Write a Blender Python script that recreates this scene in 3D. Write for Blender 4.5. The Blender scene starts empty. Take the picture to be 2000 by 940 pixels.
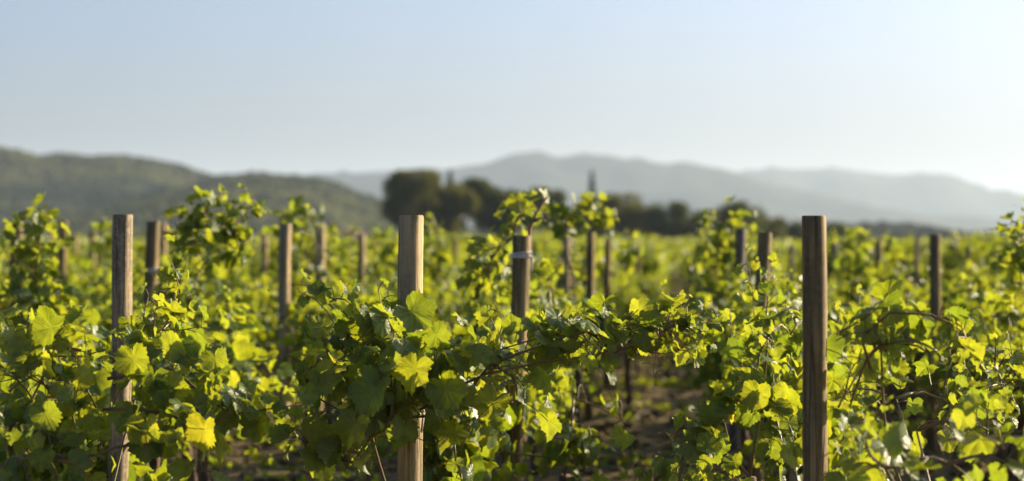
import bpy, math
import numpy as np
from mathutils import Vector
R = math.radians
rng = np.random.default_rng(11)
sc = bpy.context.scene
col = sc.collection

# ------------------------------------------------------------------ camera
FPX = 4722.0            # focal length in photo pixels (2000 wide)
CAMZ = 1.5
cam_d = bpy.data.cameras.new('camera'); cam = bpy.data.objects.new('camera', cam_d); col.objects.link(cam)
cam.location = (0, 0, CAMZ); cam.rotation_euler = (R(90), 0, 0)
cam_d.sensor_width = 36.0; cam_d.lens = 85.0
cam_d.clip_start = 0.1; cam_d.clip_end = 60000
cam_d.dof.use_dof = True; cam_d.dof.focus_distance = 8.3; cam_d.dof.aperture_fstop = 2.5
sc.camera = cam

# ------------------------------------------------------------------ light
SUN_AZ, SUN_EL = 60.0, 20.0       # azimuth clockwise from +Y (the view direction)
world = bpy.data.worlds.new('World'); sc.world = world; world.use_nodes = True
nt = world.node_tree
bg = nt.nodes['Background']; sky = nt.nodes.new('ShaderNodeTexSky')
sky.sky_type = 'NISHITA'; sky.sun_disc = False
sky.sun_elevation = R(SUN_EL); sky.sun_rotation = R(SUN_AZ)
sky.air_density = 0.6; sky.dust_density = 4.5; sky.ozone_density = 3.8; sky.altitude = 100
nt.links.new(sky.outputs[0], bg.inputs[0]); bg.inputs[1].default_value = 0.093
sd = bpy.data.lights.new('sun', 'SUN'); sun = bpy.data.objects.new('sun', sd); col.objects.link(sun)
sd.energy = 5.0; sd.angle = R(0.5); sd.color = (1.0, 0.80, 0.52)
sdir = Vector((math.sin(R(SUN_AZ))*math.cos(R(SUN_EL)), math.cos(R(SUN_AZ))*math.cos(R(SUN_EL)), math.sin(R(SUN_EL))))
sun.rotation_euler = sdir.to_track_quat('Z', 'Y').to_euler(); sun.location = (30, 30, 30)
sc.view_settings.view_transform = 'Standard'; sc.view_settings.look = 'None'
sc.view_settings.exposure = 1.25; sc.view_settings.gamma = 1.0
sc.cycles.use_denoising = True
sc.cycles.max_bounces = 6; sc.cycles.diffuse_bounces = 4; sc.cycles.glossy_bounces = 2
sc.cycles.transmission_bounces = 4; sc.cycles.volume_bounces = 1; sc.cycles.transparent_max_bounces = 6
sc.cycles.caustics_reflective = False; sc.cycles.caustics_refractive = False

# ------------------------------------------------------------------ helpers
def P(px, py, d):
    "photo pixel at distance d -> world point"
    return np.array([(px-1000.0)/FPX*d, d, CAMZ-(py-470.0)/FPX*d])

def mesh_np(name, verts, faces_flat, sizes, uv=None, attrs=None, smooth=True):
    me = bpy.data.meshes.new(name)
    verts = np.asarray(verts, np.float32).reshape(-1, 3)
    faces_flat = np.asarray(faces_flat, np.int32).ravel(); sizes = np.asarray(sizes, np.int32).ravel()
    me.vertices.add(len(verts)); me.vertices.foreach_set('co', verts.ravel())
    me.loops.add(len(faces_flat)); me.loops.foreach_set('vertex_index', faces_flat)
    me.polygons.add(len(sizes))
    starts = np.zeros(len(sizes), np.int32); starts[1:] = np.cumsum(sizes)[:-1]
    me.polygons.foreach_set('loop_start', starts)
    try: me.polygons.foreach_set('loop_total', sizes)
    except Exception: pass
    me.update(calc_edges=True)
    if smooth: me.polygons.foreach_set('use_smooth', np.ones(len(sizes), bool))
    if uv is not None:
        l = me.uv_layers.new(name='UVMap'); l.data.foreach_set('uv', np.asarray(uv, np.float32)[faces_flat].ravel())
    for k, v in (attrs or {}).items():
        a = me.attributes.new(k, 'FLOAT', 'POINT'); a.data.foreach_set('value', np.asarray(v, np.float32).ravel())
    me.validate(); me.update()
    return me

class MB:
    "collects geometry for one mesh object"
    def __init__(s): s.v = []; s.f = []; s.n = 0
    def add(s, v, f):
        s.v.append(np.asarray(v, float)); s.f += [[i+s.n for i in q] for q in f]; s.n += len(v)
    def tube(s, pts, rad, seg=8, cap=True, wob=0.0, shape=None):
        pts = np.asarray(pts, float); n = len(pts); rad = np.broadcast_to(rad, (n,)) if np.ndim(rad) < 2 else rad
        tg = np.gradient(pts, axis=0); tg /= np.linalg.norm(tg, axis=1)[:, None]+1e-9
        ref = np.array([0.31, 0.95, 0.05]) if abs(tg[0, 2]) > .5 else np.array([0.1, 0.05, 1.])
        V = []
        a = np.arange(seg)*2*math.pi/seg
        for i in range(n):
            u = np.cross(tg[i], ref); u /= np.linalg.norm(u)+1e-9; w = np.cross(tg[i], u)
            r = rad[i]*(1+wob*rng.uniform(-1, 1, seg))*(1 if shape is None else shape)
            V.append(pts[i]+np.outer(np.cos(a)*r, u)+np.outer(np.sin(a)*r, w))
        V = np.concatenate(V); F = []
        for i in range(n-1):
            for j in range(seg):
                k = (j+1) % seg; F.append([i*seg+j, i*seg+k, (i+1)*seg+k, (i+1)*seg+j])
        if cap: F.append(list(range(seg))[::-1]); F.append([(n-1)*seg+j for j in range(seg)])
        s.add(V, F)
    def box(s, c, d):
        c = np.array(c); d = np.array(d)/2
        v = [c+d*np.array([x, y, z]) for z in (-1, 1) for y in (-1, 1) for x in (-1, 1)]
        s.add(v, [[0, 2, 3, 1], [4, 5, 7, 6], [0, 1, 5, 4], [2, 6, 7, 3], [0, 4, 6, 2], [1, 3, 7, 5]])
    def mesh(s, name, smooth=True):
        V = np.concatenate(s.v); return mesh_np(name, V, np.concatenate([np.array(f) for f in s.f]), [len(f) for f in s.f], smooth=smooth)

def link(name, me, mat, parent=None, loc=None):
    o = bpy.data.objects.new(name, me); col.objects.link(o)
    if mat and not me.materials: me.materials.append(mat)
    if parent: o.parent = parent
    if loc is not None: o.location = loc
    return o
def tag(o, label=None, cat=None, group=None, kind=None):
    for k, v in (('label', label), ('category', cat), ('group', group), ('kind', kind)):
        if v: o[k] = v
    return o
def empty(name, loc, rz=0.0):
    o = bpy.data.objects.new(name, None); col.objects.link(o); o.empty_display_size = .1
    o.location = loc; o.rotation_euler = (0, 0, rz); return o

# ------------------------------------------------------------------ materials
def newmat(name):
    m = bpy.data.materials.new(name); m.use_nodes = True; t = m.node_tree
    return m, t, t.nodes['Principled BSDF'], t.nodes['Material Output']
def nd(t, k, **kw):
    n = t.nodes.new(k)
    for a, b in kw.items():
        if a.startswith('i_'): n.inputs[int(a[2:]) if a[2:].isdigit() else a[2:]].default_value = b
        else: setattr(n, a, b)
    return n
def ramp(t, fac, stops):
    n = t.nodes.new('ShaderNodeValToRGB'); e = n.color_ramp.elements
    while len(e) < len(stops): e.new(0.5)
    for i, (p, c) in enumerate(stops): e[i].position = p; e[i].color = (*c, 1)
    t.links.new(fac, n.inputs[0]); return n.outputs[0]
def math_(t, op, a, b=None, clamp=False):
    n = t.nodes.new('ShaderNodeMath'); n.operation = op; n.use_clamp = clamp
    for i, x in enumerate((a, b)):
        if x is None: continue
        if isinstance(x, (int, float)): n.inputs[i].default_value = x
        else: t.links.new(x, n.inputs[i])
    return n.outputs[0]
def mixc(t, fac, a, b, mode='MIX'):
    n = t.nodes.new('ShaderNodeMix'); n.data_type = 'RGBA'; n.blend_type = mode
    for i, x in ((0, fac), (6, a), (7, b)):
        if isinstance(x, (int, float)): n.inputs[i].default_value = x
        elif isinstance(x, tuple): n.inputs[i].default_value = (*x, 1)
        else: t.links.new(x, n.inputs[i])
    return n.outputs[2]

def leaf_material(name, veins):
    m, t, b, out = newmat(name)
    L = t.links.new
    geo = nd(t, 'ShaderNodeNewGeometry'); ri = geo.outputs['Random Per Island']
    age = nd(t, 'ShaderNodeAttribute', attribute_name='age').outputs['Fac']
    up = ramp(t, ri, [(0, (.055, .105, .016)), (.5, (.080, .140, .018)), (.975, (.10, .15, .018)), (.99, (.15, .15, .02)), (1, (.17, .13, .02))])
    up = mixc(t, age, up, (.15, .22, .03))
    tr = ramp(t, ri, [(0, (.22, .31, .012)), (.5, (.35, .40, .012)), (.975, (.43, .45, .016)), (.99, (.50, .47, .02)), (1, (.56, .48, .02))])
    tr = mixc(t, age, tr, (.46, .50, .05))
    ns = nd(t, 'ShaderNodeTexNoise', i_Scale=38.0, i_Detail=3.0)
    g = nd(t, 'ShaderNodeTexCoord'); L(g.outputs['Object'], ns.inputs['Vector'])
    blot = ramp(t, ns.outputs[0], [(.35, (.78, .80, .72)), (.65, (1.1, 1.08, 1.1))])
    up = mixc(t, 1.0, up, blot, 'MULTIPLY'); tr = mixc(t, 1.0, tr, blot, 'MULTIPLY')
    bumpin = ns.outputs[0]
    if veins:
        uv = nd(t, 'ShaderNodeUVMap', uv_map='UVMap'); sx = nd(t, 'ShaderNodeSeparateXYZ'); L(uv.outputs[0], sx.inputs[0])
        x, y = sx.outputs[0], sx.outputs[1]
        best = None
        for ang in (0, 52, -52, 112, -112):
            s_, c_ = math.sin(R(ang)), math.cos(R(ang))
            along = math_(t, 'ADD', math_(t, 'MULTIPLY', x, s_), math_(t, 'MULTIPLY', y, c_))
            perp = math_(t, 'ABSOLUTE', math_(t, 'SUBTRACT', math_(t, 'MULTIPLY', x, c_), math_(t, 'MULTIPLY', y, s_)))
            d = math_(t, 'ADD', perp, math_(t, 'MULTIPLY', math_(t, 'LESS_THAN', along, 0.0), 1.0))
            # side veins branching off each main vein
            sv = math_(t, 'ABSOLUTE', math_(t, 'SUBTRACT', math_(t, 'FRACT', math_(t, 'MULTIPLY', math_(t, 'SUBTRACT', along, math_(t, 'MULTIPLY', perp, 1.1)), 5.5)), .5))
            sv = math_(t, 'ADD', math_(t, 'MULTIPLY', sv, .16), math_(t, 'ADD', .012, math_(t, 'MULTIPLY', math_(t, 'GREATER_THAN', perp, .24), 1.0)))
            sv = math_(t, 'ADD', sv, math_(t, 'MULTIPLY', math_(t, 'LESS_THAN', along, 0.12), 1.0))
            d = math_(t, 'MINIMUM', d, sv)
            best = d if best is None else math_(t, 'MINIMUM', best, d)
        vm = math_(t, 'SUBTRACT', 1.0, math_(t, 'MULTIPLY', best, 26.0), clamp=True)
        up = mixc(t, math_(t, 'MULTIPLY', vm, .5), up, (.22, .27, .07))
        tr = mixc(t, math_(t, 'MULTIPLY', vm, .35), tr, (.30, .30, .03))
        bumpin = math_(t, 'SUBTRACT', ns.outputs[0], math_(t, 'MULTIPLY', vm, .8))
    # paler felted underside
    back = mixc(t, .55, up, (.20, .25, .13))
    base = mixc(t, geo.outputs['Backfacing'], up, back)
    bm = nd(t, 'ShaderNodeBump', i_Strength=.35, i_Distance=.004); L(bumpin, bm.inputs['Height'])
    L(base, b.inputs['Base Color']); b.inputs['Roughness'].default_value = .42
    b.inputs['Specular IOR Level'].default_value = .4
    L(bm.outputs[0], b.inputs['Normal'])
    tl = nd(t, 'ShaderNodeBsdfTranslucent'); L(tr, tl.inputs[0]); L(bm.outputs[0], tl.inputs['Normal'])
    mx = nd(t, 'ShaderNodeMixShader', i_0=.52); L(b.outputs[0], mx.inputs[1]); L(tl.outputs[0], mx.inputs[2])
    L(mx.outputs[0], out.inputs[0])
    return m
M = {}
M['leaf'] = leaf_material('vine_leaf_near', True)
M['leaf_far'] = leaf_material('vine_leaf', False)
M['leaf_dist'] = leaf_material('vine_leaf_distant', False)
for _n in M['leaf_dist'].node_tree.nodes:
    if _n.type == 'MIX_SHADER': _n.inputs[0].default_value = .40

def wood(name, dark, mid, lich, lamt):
    m, t, b, out = newmat(name); L = t.links.new
    g = nd(t, 'ShaderNodeTexCoord'); mp = nd(t, 'ShaderNodeMapping'); mp.inputs['Scale'].default_value = (55, 55, 2.2)
    L(g.outputs['Object'], mp.inputs[0])
    n1 = nd(t, 'ShaderNodeTexNoise', i_Scale=1.0, i_Detail=6.0, i_Roughness=.65); L(mp.outputs[0], n1.inputs['Vector'])
    mp2 = nd(t, 'ShaderNodeMapping'); mp2.inputs['Scale'].default_value = (14, 14, 3.5); L(g.outputs['Object'], mp2.inputs[0])
    n2 = nd(t, 'ShaderNodeTexNoise', i_Scale=1.0, i_Detail=4.0); L(mp2.outputs[0], n2.inputs['Vector'])
    c = ramp(t, n1.outputs[0], [(.36, dark), (.56, mid), (.74, tuple(min(1, x*1.35) for x in mid))])
    c = mixc(t, math_(t, 'MULTIPLY', ramp(t, n2.outputs[0], [(.42, (0, 0, 0)), (.62, (1, 1, 1))]), .85), c, (mid[0]*.42, mid[1]*.45, mid[2]*.55))
    n3 = nd(t, 'ShaderNodeTexNoise', i_Scale=60.0, i_Detail=5.0); L(g.outputs['Object'], n3.inputs['Vector'])
    c = mixc(t, math_(t, 'MULTIPLY', ramp(t, n3.outputs[0], [(.50, (0, 0, 0)), (.60, (1, 1, 1))]), lamt), c, lich)
    mp3 = nd(t, 'ShaderNodeMapping'); mp3.inputs['Scale'].default_value = (26, 26, .9); L(g.outputs['Object'], mp3.inputs[0])
    n4 = nd(t, 'ShaderNodeTexNoise', i_Scale=1.0, i_Detail=2.0); L(mp3.outputs[0], n4.inputs['Vector'])
    crack = math_(t, 'SUBTRACT', 1.0, math_(t, 'MULTIPLY', math_(t, 'ABSOLUTE', math_(t, 'SUBTRACT', n4.outputs[0], .5)), 38.0), clamp=True)
    vo = nd(t, 'ShaderNodeTexVoronoi', i_Scale=1.0); mp4 = nd(t, 'ShaderNodeMapping'); mp4.inputs['Scale'].default_value = (11, 11, 5); L(g.outputs['Object'], mp4.inputs[0]); L(mp4.outputs[0], vo.inputs['Vector'])
    knot = math_(t, 'SUBTRACT', 1.0, math_(t, 'MULTIPLY', vo.outputs['Distance'], 5.5), clamp=True)
    dk = math_(t, 'MAXIMUM', math_(t, 'MULTIPLY', crack, .8), math_(t, 'MULTIPLY', knot, .85))
    c = mixc(t, dk, c, tuple(x*.22 for x in mid))
    L(c, b.inputs['Base Color']); b.inputs['Roughness'].default_value = .85; b.inputs['Specular IOR Level'].default_value = .25
    hgt = math_(t, 'SUBTRACT', n1.outputs[0], math_(t, 'MULTIPLY', dk, 1.2))
    bm = nd(t, 'ShaderNodeBump', i_Strength=.7, i_Distance=.005); L(hgt, bm.inputs['Height']); L(bm.outputs[0], b.inputs['Normal'])
    return m
M['wood_pale'] = wood('weathered_pale_wood', (.16, .11, .05), (.50, .37, .19), (.44, .39, .27), .15)
M['wood_dark'] = wood('weathered_dark_wood', (.065, .048, .019), (.29, .205, .088), (.25, .21, .11), .2)
M['wood_lichen'] = wood('lichen_wood', (.12, .085, .04), (.38, .29, .155), (.44, .40, .29), .35)
M['wood_grey'] = wood('grey_wood', (.08, .06, .05), (.24, .19, .155), (.30, .28, .26), .3)
M['bark'] = wood('vine_bark', (.05, .03, .018), (.17, .11, .07), (.24, .2, .15), .3)
def simple(name, c, rough=.8, nscale=None, c2=None, bump=0):
    m, t, b, out = newmat(name)
    b.inputs['Base Color'].default_value = (*c, 1); b.inputs['Roughness'].default_value = rough
    if nscale:
        g = nd(t, 'ShaderNodeTexCoord'); n = nd(t, 'ShaderNodeTexNoise', i_Scale=nscale, i_Detail=5.0)
        t.links.new(g.outputs['Object'], n.inputs['Vector'])
        t.links.new(ramp(t, n.outputs[0], [(.38, c), (.62, c2)]), b.inputs['Base Color'])
        if bump:
            bm = nd(t, 'ShaderNodeBump', i_Strength=.8, i_Distance=bump); t.links.new(n.outputs[0], bm.inputs['Height']); t.links.new(bm.outputs[0], b.inputs['Normal'])
    return m
M['shoot'] = simple('green_shoot', (.13, .13, .035), .5, 12, (.20, .10, .045))
M['cane'] = simple('brown_cane', (.14, .06, .03), .6, 14, (.26, .13, .07))
M['tie'] = simple('white_twine', (.42, .39, .35), .6, 200, (.62, .59, .54))
def foliage_mat(name, cols, trans, tf=.3, src=None):
    m, t, b, out = newmat(name); geo = nd(t, 'ShaderNodeNewGeometry')
    c = ramp(t, nd(t, 'ShaderNodeAttribute', attribute_name=src).outputs['Fac'] if src else geo.outputs['Random Per Island'], [(i/(len(cols)-1), x) for i, x in enumerate(cols)])
    t.links.new(c, b.inputs['Base Color']); b.inputs['Roughness'].default_value = .8; b.inputs['Specular IOR Level'].default_value = .08
    tl = nd(t, 'ShaderNodeBsdfTranslucent'); tl.inputs[0].default_value = (*trans, 1)
    mx = nd(t, 'ShaderNodeMixShader', i_0=tf); t.links.new(b.outputs[0], mx.inputs[1]); t.links.new(tl.outputs[0], mx.inputs[2])
    t.links.new(mx.outputs[0], out.inputs[0]); return m
M['tree_olive'] = foliage_mat('olive_tree_foliage', [(.06, .074, .022), (.10, .105, .03), (.14, .13, .035)], (.16, .16, .03))
M['tree_dark'] = foliage_mat('dark_tree_foliage', [(.035, .055, .018), (.06, .082, .025), (.09, .105, .03)], (.11, .13, .02), .3)
M['cypress'] = foliage_mat('cypress_foliage', [(.02, .035, .016), (.04, .055, .024)], (.04, .06, .02), .15)
M['forest'] = foliage_mat('forest_crowns', [(.004, .010, .003), (.020, .030, .005), (.075, .080, .010)], (.02, .03, .005), .08, src='age')

# soil
def soil():
    m, t, b, out = newmat('soil'); L = t.links.new
    g = nd(t, 'ShaderNodeTexCoord')
    n1 = nd(t, 'ShaderNodeTexNoise', i_Scale=5.0, i_Detail=8.0, i_Roughness=.75); L(g.outputs['Object'], n1.inputs['Vector'])
    n2 = nd(t, 'ShaderNodeTexNoise', i_Scale=1.1, i_Detail=3.0); L(g.outputs['Object'], n2.inputs['Vector'])
    n3 = nd(t, 'ShaderNodeTexNoise', i_Scale=0.012, i_Detail=4.0); L(g.outputs['Object'], n3.inputs['Vector'])
    c = ramp(t, n1.outputs[0], [(.3, (.07, .053, .027)), (.55, (.17, .13, .067)), (.75, (.28, .215, .12))])
    c = mixc(t, math_(t, 'MULTIPLY', ramp(t, n2.outputs[0], [(.5, (0, 0, 0)), (.7, (1, 1, 1))]), .4), c, (.10, .10, .035))
    # far fields beyond the vineyard are grass and scrub
    sx = nd(t, 'ShaderNodeSeparateXYZ'); L(g.outputs['Object'], sx.inputs[0])
    far = math_(t, 'GREATER_THAN', sx.outputs[1], 292.0)
    fc = ramp(t, n3.outputs[0], [(.35, (.05, .06, .02)), (.5, (.10, .10, .035)), (.65, (.17, .14, .07))])
    c = mixc(t, far, c, fc)
    L(c, b.inputs['Base Color']); b.inputs['Roughness'].default_value = .95; b.inputs['Specular IOR Level'].default_value = .1
    bm = nd(t, 'ShaderNodeBump', i_Strength=1.0, i_Distance=.06); L(n1.outputs[0], bm.inputs['Height']); L(bm.outputs[0], b.inputs['Normal'])
    return m
M['soil'] = soil()
def hillmat(name, cols, s1):
    m, t, b, out = newmat(name); L = t.links.new; g = nd(t, 'ShaderNodeTexCoord')
    n1 = nd(t, 'ShaderNodeTexNoise', i_Scale=s1, i_Detail=6.0, i_Roughness=.65); L(g.outputs['Object'], n1.inputs['Vector'])
    L(ramp(t, n1.outputs[0], [(.32, cols[0]), (.5, cols[1]), (.68, cols[2])]), b.inputs['Base Color'])
    b.inputs['Roughness'].default_value = 1.0; b.inputs['Specular IOR Level'].default_value = .05
    return m
M['hill'] = hillmat('scrub_hillside', [(.010, .018, .005), (.022, .028, .008), (.05, .045, .016)], .02)
M['mount'] = hillmat('mountain_side', [(.012, .018, .010), (.022, .03, .015), (.04, .042, .022)], .004)

# ------------------------------------------------------------------ ground
def vnoise(x, y, s, seed):
    r = np.random.default_rng(seed); G = r.uniform(-1, 1, (128, 128))
    x = np.asarray(x)/s; y = np.asarray(y)/s; xi = np.floor(x).astype(int); yi = np.floor(y).astype(int)
    fx = x-xi; fy = y-yi; fx = fx*fx*(3-2*fx); fy = fy*fy*(3-2*fy)
    g = lambda i, j: G[i % 128, j % 128]
    return (g(xi, yi)*(1-fx)+g(xi+1, yi)*fx)*(1-fy)+(g(xi, yi+1)*(1-fx)+g(xi+1, yi+1)*fx)*fy
def gridmesh(name, xs, ys, Z):
    nx, ny = len(xs), len(ys); X, Y = np.meshgrid(xs, ys)
    V = np.stack([X, Y, Z(X, Y)], -1).reshape(-1, 3)
    i = np.arange((ny-1)*(nx-1)); r_ = i//(nx-1); c_ = i % (nx-1); a = r_*nx+c_
    F = np.stack([a, a+1, a+nx+1, a+nx], 1)
    return mesh_np(name, V, F.ravel(), np.full(len(F), 4))
xs = np.concatenate([[-12000, -6000, -2500, -900, -300, -120, -50, -25], np.arange(-12, 12.01, .16), [25, 50, 120, 300, 900, 2500, 6000, 12000]])
ys = np.concatenate([[-3000, -800, -200, -50, -10, 0], np.arange(3, 34, .16), np.arange(35, 60, 1.), [70, 90, 130, 200, 300, 500, 1000, 2500, 6000, 14000]])
def gz(X, Y):
    near = (np.abs(X) < 12.5) & (Y > 2) & (Y < 35)
    k = .045*vnoise(X, Y, .9, 1)+.03*vnoise(X, Y, .33, 2)+.02*vnoise(X, Y, .17, 3)
    return np.where(near, k, 0)
ground = link('ground', gridmesh('ground', xs, ys, gz), M['soil']); tag(ground, 'brown clodded soil between the vine rows', kind='structure')

# hills: a ridge profile in photo pixels at a distance, built as a real slope
def ridge_height(prof, D):
    px = np.array([p[0] for p in prof], float); py = np.array([p[1] for p in prof], float)
    return (px-1000)/FPX*D, CAMZ+(470-py)/FPX*D
def hill(name, prof, D, depth, back, mat, nx, ny, rough, seed, lab, sink=0.0):
    hx, hz = ridge_height(prof, D); hz = hz-sink
    xs = np.linspace(hx[0], hx[-1], nx); ys = np.linspace(D-depth, D+back, ny)
    def Z(X, Y):
        h = np.interp(X, hx, hz)
        v = (Y-(D-depth))/depth; f = np.where(v < 1, np.clip(v, 0, 1)**1.15, 1-.9*np.clip((Y-D)/back, 0, 1))
        gully = 1+.28*(vnoise(X, Y, depth*.22, seed)+.5*vnoise(X, Y, depth*.1, seed+1))*np.clip(4*(1-f), 0, 1)
        small = rough*(vnoise(X, Y, depth*.035, seed+2))
        return h*f*gully+small*(f > .05)-1.0
    o = link(name, gridmesh(name, xs, ys, Z), mat); tag(o, lab, kind='structure')
    return Z, xs, ys
mount_prof = [(-1500, 330), (-600, 350), (0, 345), (420, 342), (600, 340), (660, 335), (740, 334), (800, 332), (880, 334), (930, 322), (975, 307), (1010, 299), (1050, 295), (1085, 302), (1110, 306), (1150, 300), (1180, 301), (1230, 309),
              (1290, 312), (1340, 314), (1400, 326), (1440, 336), (1480, 350), (1600, 378), (1800, 420), (2100, 440), (2600, 455)]
hill('far_mountain', mount_prof, 6000, 1000, 2000, M['mount'], 260, 60, 8, 20, 'hazy blue mountain ridge behind the trees')
mount2 = [(800, 400), (1200, 350), (1400, 334), (1450, 334), (1500, 326), (1560, 330), (1620, 325), (1660, 329), (1720, 339), (1750, 342), (1790, 337), (1830, 337), (1870, 346), (1910, 358), (1935, 369), (1960, 369), (2000, 379), (2120, 392), (2400, 405), (3000, 430), (3600, 460)]
hill('pale_mountain', mount2, 8200, 1200, 2000, M['mount'], 260, 60, 8, 30, 'paler mountain ridge falling away to the right')
left1 = [(-1400, 250), (-700, 245), (-200, 268), (0, 285), (70, 291), (120, 299), (200, 302), (265, 305), (330, 318), (390, 331), (440, 341), (520, 352), (620, 375), (720, 405), (860, 445), (1000, 468)]
Z1, _, _ = hill('wooded_hill', left1, 1900, 560, 500, M['hill'], 200, 110, 3, 40, 'green wooded hill rising at the left', sink=3.5)
left2 = [(-300, 450), (0, 440), (200, 408), (260, 388), (330, 366), (400, 350), (440, 341), (480, 340), (520, 337), (560, 343), (620, 350), (680, 366), (740, 388), (800, 412), (900, 445), (1050, 468)]
Z2, _, _ = hill('wooded_spur', left2, 1500, 380, 350, M['hill'], 180, 90, 2.5, 50, 'lower wooded spur in front of the left hill', sink=2.5)
right1 = [(1500, 465), (1580, 448), (1640, 433), (1690, 428), (1740, 432), (1800, 441), (1860, 451), (1940, 458), (2100, 466)]
Z3, _, _ = hill('low_hill', right1, 1200, 300, 250, M['hill'], 80, 50, 1.5, 60, 'low wooded hill under the right mountains', sink=3.0)

# forest crowns on the hills: small faceted clumps
def ico(sub):
    import bmesh
    bm = bmesh.new(); bmesh.ops.create_icosphere(bm, subdivisions=sub, radius=1)
    V = np.array([v.co[:] for v in bm.verts]); F = np.array([[v.index for v in f.verts] for f in bm.faces]); bm.free(); return V, F
IV, IF = ico(1)
def crowns(name, Z, x0, x1, y0, y1, n, r0, r1, lab, seed, mat, keep=None):
    r = np.random.default_rng(seed); X = r.uniform(x0, x1, n); Y = r.uniform(y0, y1, n)
    den = vnoise(X, Y, 60, seed)+.6*vnoise(X, Y, 25, seed+1)
    ok = den > r.uniform(-1.2, .35, n)
    if keep is not None: ok &= keep(X, Y)
    X, Y = X[ok], Y[ok]; n = len(X); Zc = Z(X, Y)
    rad = r.uniform(r0, r1, n)*r.choice([1, 1, 1, 1.2], n)
    V = IV[None]*(1+.2*r.uniform(-1, 1, (n, len(IV), 1)))*rad[:, None, None]*np.array([1, 1, .85])
    V += np.stack([X, Y, Zc+rad*.55], 1)[:, None]
    F = IF[None]+(np.arange(n)*len(IV))[:, None, None]
    pt = np.clip(.5+.75*vnoise(X, Y, 140, seed+5)+.45*vnoise(X, Y, 45, seed+6)+.25*r.normal(0, 1, n), 0, 1)
    me = mesh_np(name, V.reshape(-1, 3), F.ravel(), np.full(n*len(IF), 3), smooth=True, attrs={'age': np.repeat(pt, len(IV))})
    tag(link(name, me, mat), lab, 'forest', kind='stuff')
def inside(D):
    return lambda X, Y: (np.abs(X) < .26*Y)
crowns('forest', Z1, -520, 20, 1340, 1940, 52000, 1.3, 2.6, 'woodland covering the left hill', 5, M['forest'], inside(0))
crowns('forest', Z2, -400, 10, 1110, 1540, 40000, 1.1, 2.2, 'woodland covering the lower spur', 6, M['forest'], inside(0))
crowns('forest', Z3, 110, 290, 930, 1230, 6000, 1.2, 2.4, 'woodland on the low hill at the right', 7, M['forest'])
# scrub belt at the foot of the hills, beyond the vineyard
crowns('scrub', lambda X, Y: 0*X, -330, 330, 480, 1000, 9000, .8, 1.9, 'band of bushes on the plain beyond the vineyard', 8, M['forest'], inside(0))
crowns('treeline', lambda X, Y: 0*X, 34, 200, 400, 560, 1500, .8, 1.7, 'low dark treeline along the far edge of the vineyard', 9, M['tree_dark'])

# ------------------------------------------------------------------ leaves
def leaf_template(n, ring, seed, serr):
    r = np.random.default_rng(seed)
    key = [(0, .97), (14, .89), (30, .78), (42, .85), (56, .95), (72, .86), (88, .73), (104, .79), (122, .84), (142, .74), (160, .62), (172, .42), (180, .14)]
    ka = np.array([k[0] for k in key]); kr = np.array([k[1] for k in key])
    th = (np.arange(n)+.5)*360/n-180
    rr = np.interp(np.abs(th)*r.uniform(.96, 1.04), ka, 1-(1-kr)*r.uniform(.55, 1.25))*(1+.06*r.uniform(-1, 1, n))
    rr *= 1+serr*np.where(np.arange(n) % 2, 1, -1)*(np.abs(th) < 165)
    a = np.radians(th); X = np.sin(a)*rr*.5; Y = np.cos(a)*rr*.5
    rings = [np.stack([X*k, Y*k], 1) for k in ring]     # outer first
    pts = np.concatenate(rings+[np.zeros((1, 2))])
    fold = r.uniform(.05, .5); cup = r.uniform(-.7, .85); tw = r.uniform(-.5, .5); ph = r.uniform(0, 6.3, 3)
    x, y = pts[:, 0], pts[:, 1]; rad = np.hypot(x, y); an = np.arctan2(x, y)
    z = fold*np.abs(x)-cup*(rad**2)+tw*x*y+.14*rad*np.sin(3*an+ph[0])*rad*2+.05*rad*np.sin(7*an+ph[1])-.35*np.clip(y, 0, 1)**2*r.uniform(0, 1.4)
    V = np.stack([x, y, z], 1); F = []; S = []
    for k in range(len(ring)-1):
        for j in range(n): q = (j+1) % n; F += [k*n+j, (k+1)*n+j, (k+1)*n+q, k*n+q]; S.append(4)
    k = len(ring)-1
    for j in range(n): F += [k*n+j, len(V)-1, k*n+(j+1) % n]; S.append(3)
    return V, np.array(F), np.array(S), pts
HI = [leaf_template(44, (1, .62), s, .045) for s in range(14)]
MID = [leaf_template(18, (1,), s, .0) for s in range(10)]
LO = [leaf_template(9, (1,), s, .0) for s in range(4)]

def norm(v): return v/(np.linalg.norm(v, axis=-1, keepdims=True)+1e-9)
def build_leaves(name, temps, pos, tip, nor, size, age):
    "pos: base of blade; tip: direction of the tip; nor: rough normal"
    n = len(pos); r = rng.integers(0, len(temps), n)
    y = norm(tip); z = norm(nor-(nor*y).sum(1, keepdims=True)*y); x = np.cross(y, z)
    Vs, Fs, Ss, Us, As = [], [], [], [], []; off = 0
    for k, (V, F, S, uv) in enumerate(temps):
        idx = np.where(r == k)[0]
        if not len(idx): continue
        Rm = np.stack([x[idx], y[idx], z[idx]], 1)            # rows are axes
        W = np.einsum('vk,nkj->nvj', V, Rm)*size[idx][:, None, None]+pos[idx][:, None]
        Vs.append(W.reshape(-1, 3)); m = len(idx)
        Fs.append((F[None]+(np.arange(m)*len(V))[:, None]+off).ravel()); Ss.append(np.tile(S, m))
        Us.append(np.tile(uv, (m, 1))); As.append(np.repeat(age[idx], len(V))); off += m*len(V)
    return mesh_np(name, np.concatenate(Vs), np.concatenate(Fs), np.concatenate(Ss), uv=np.concatenate(Us), attrs={'age': np.concatenate(As)})

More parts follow.
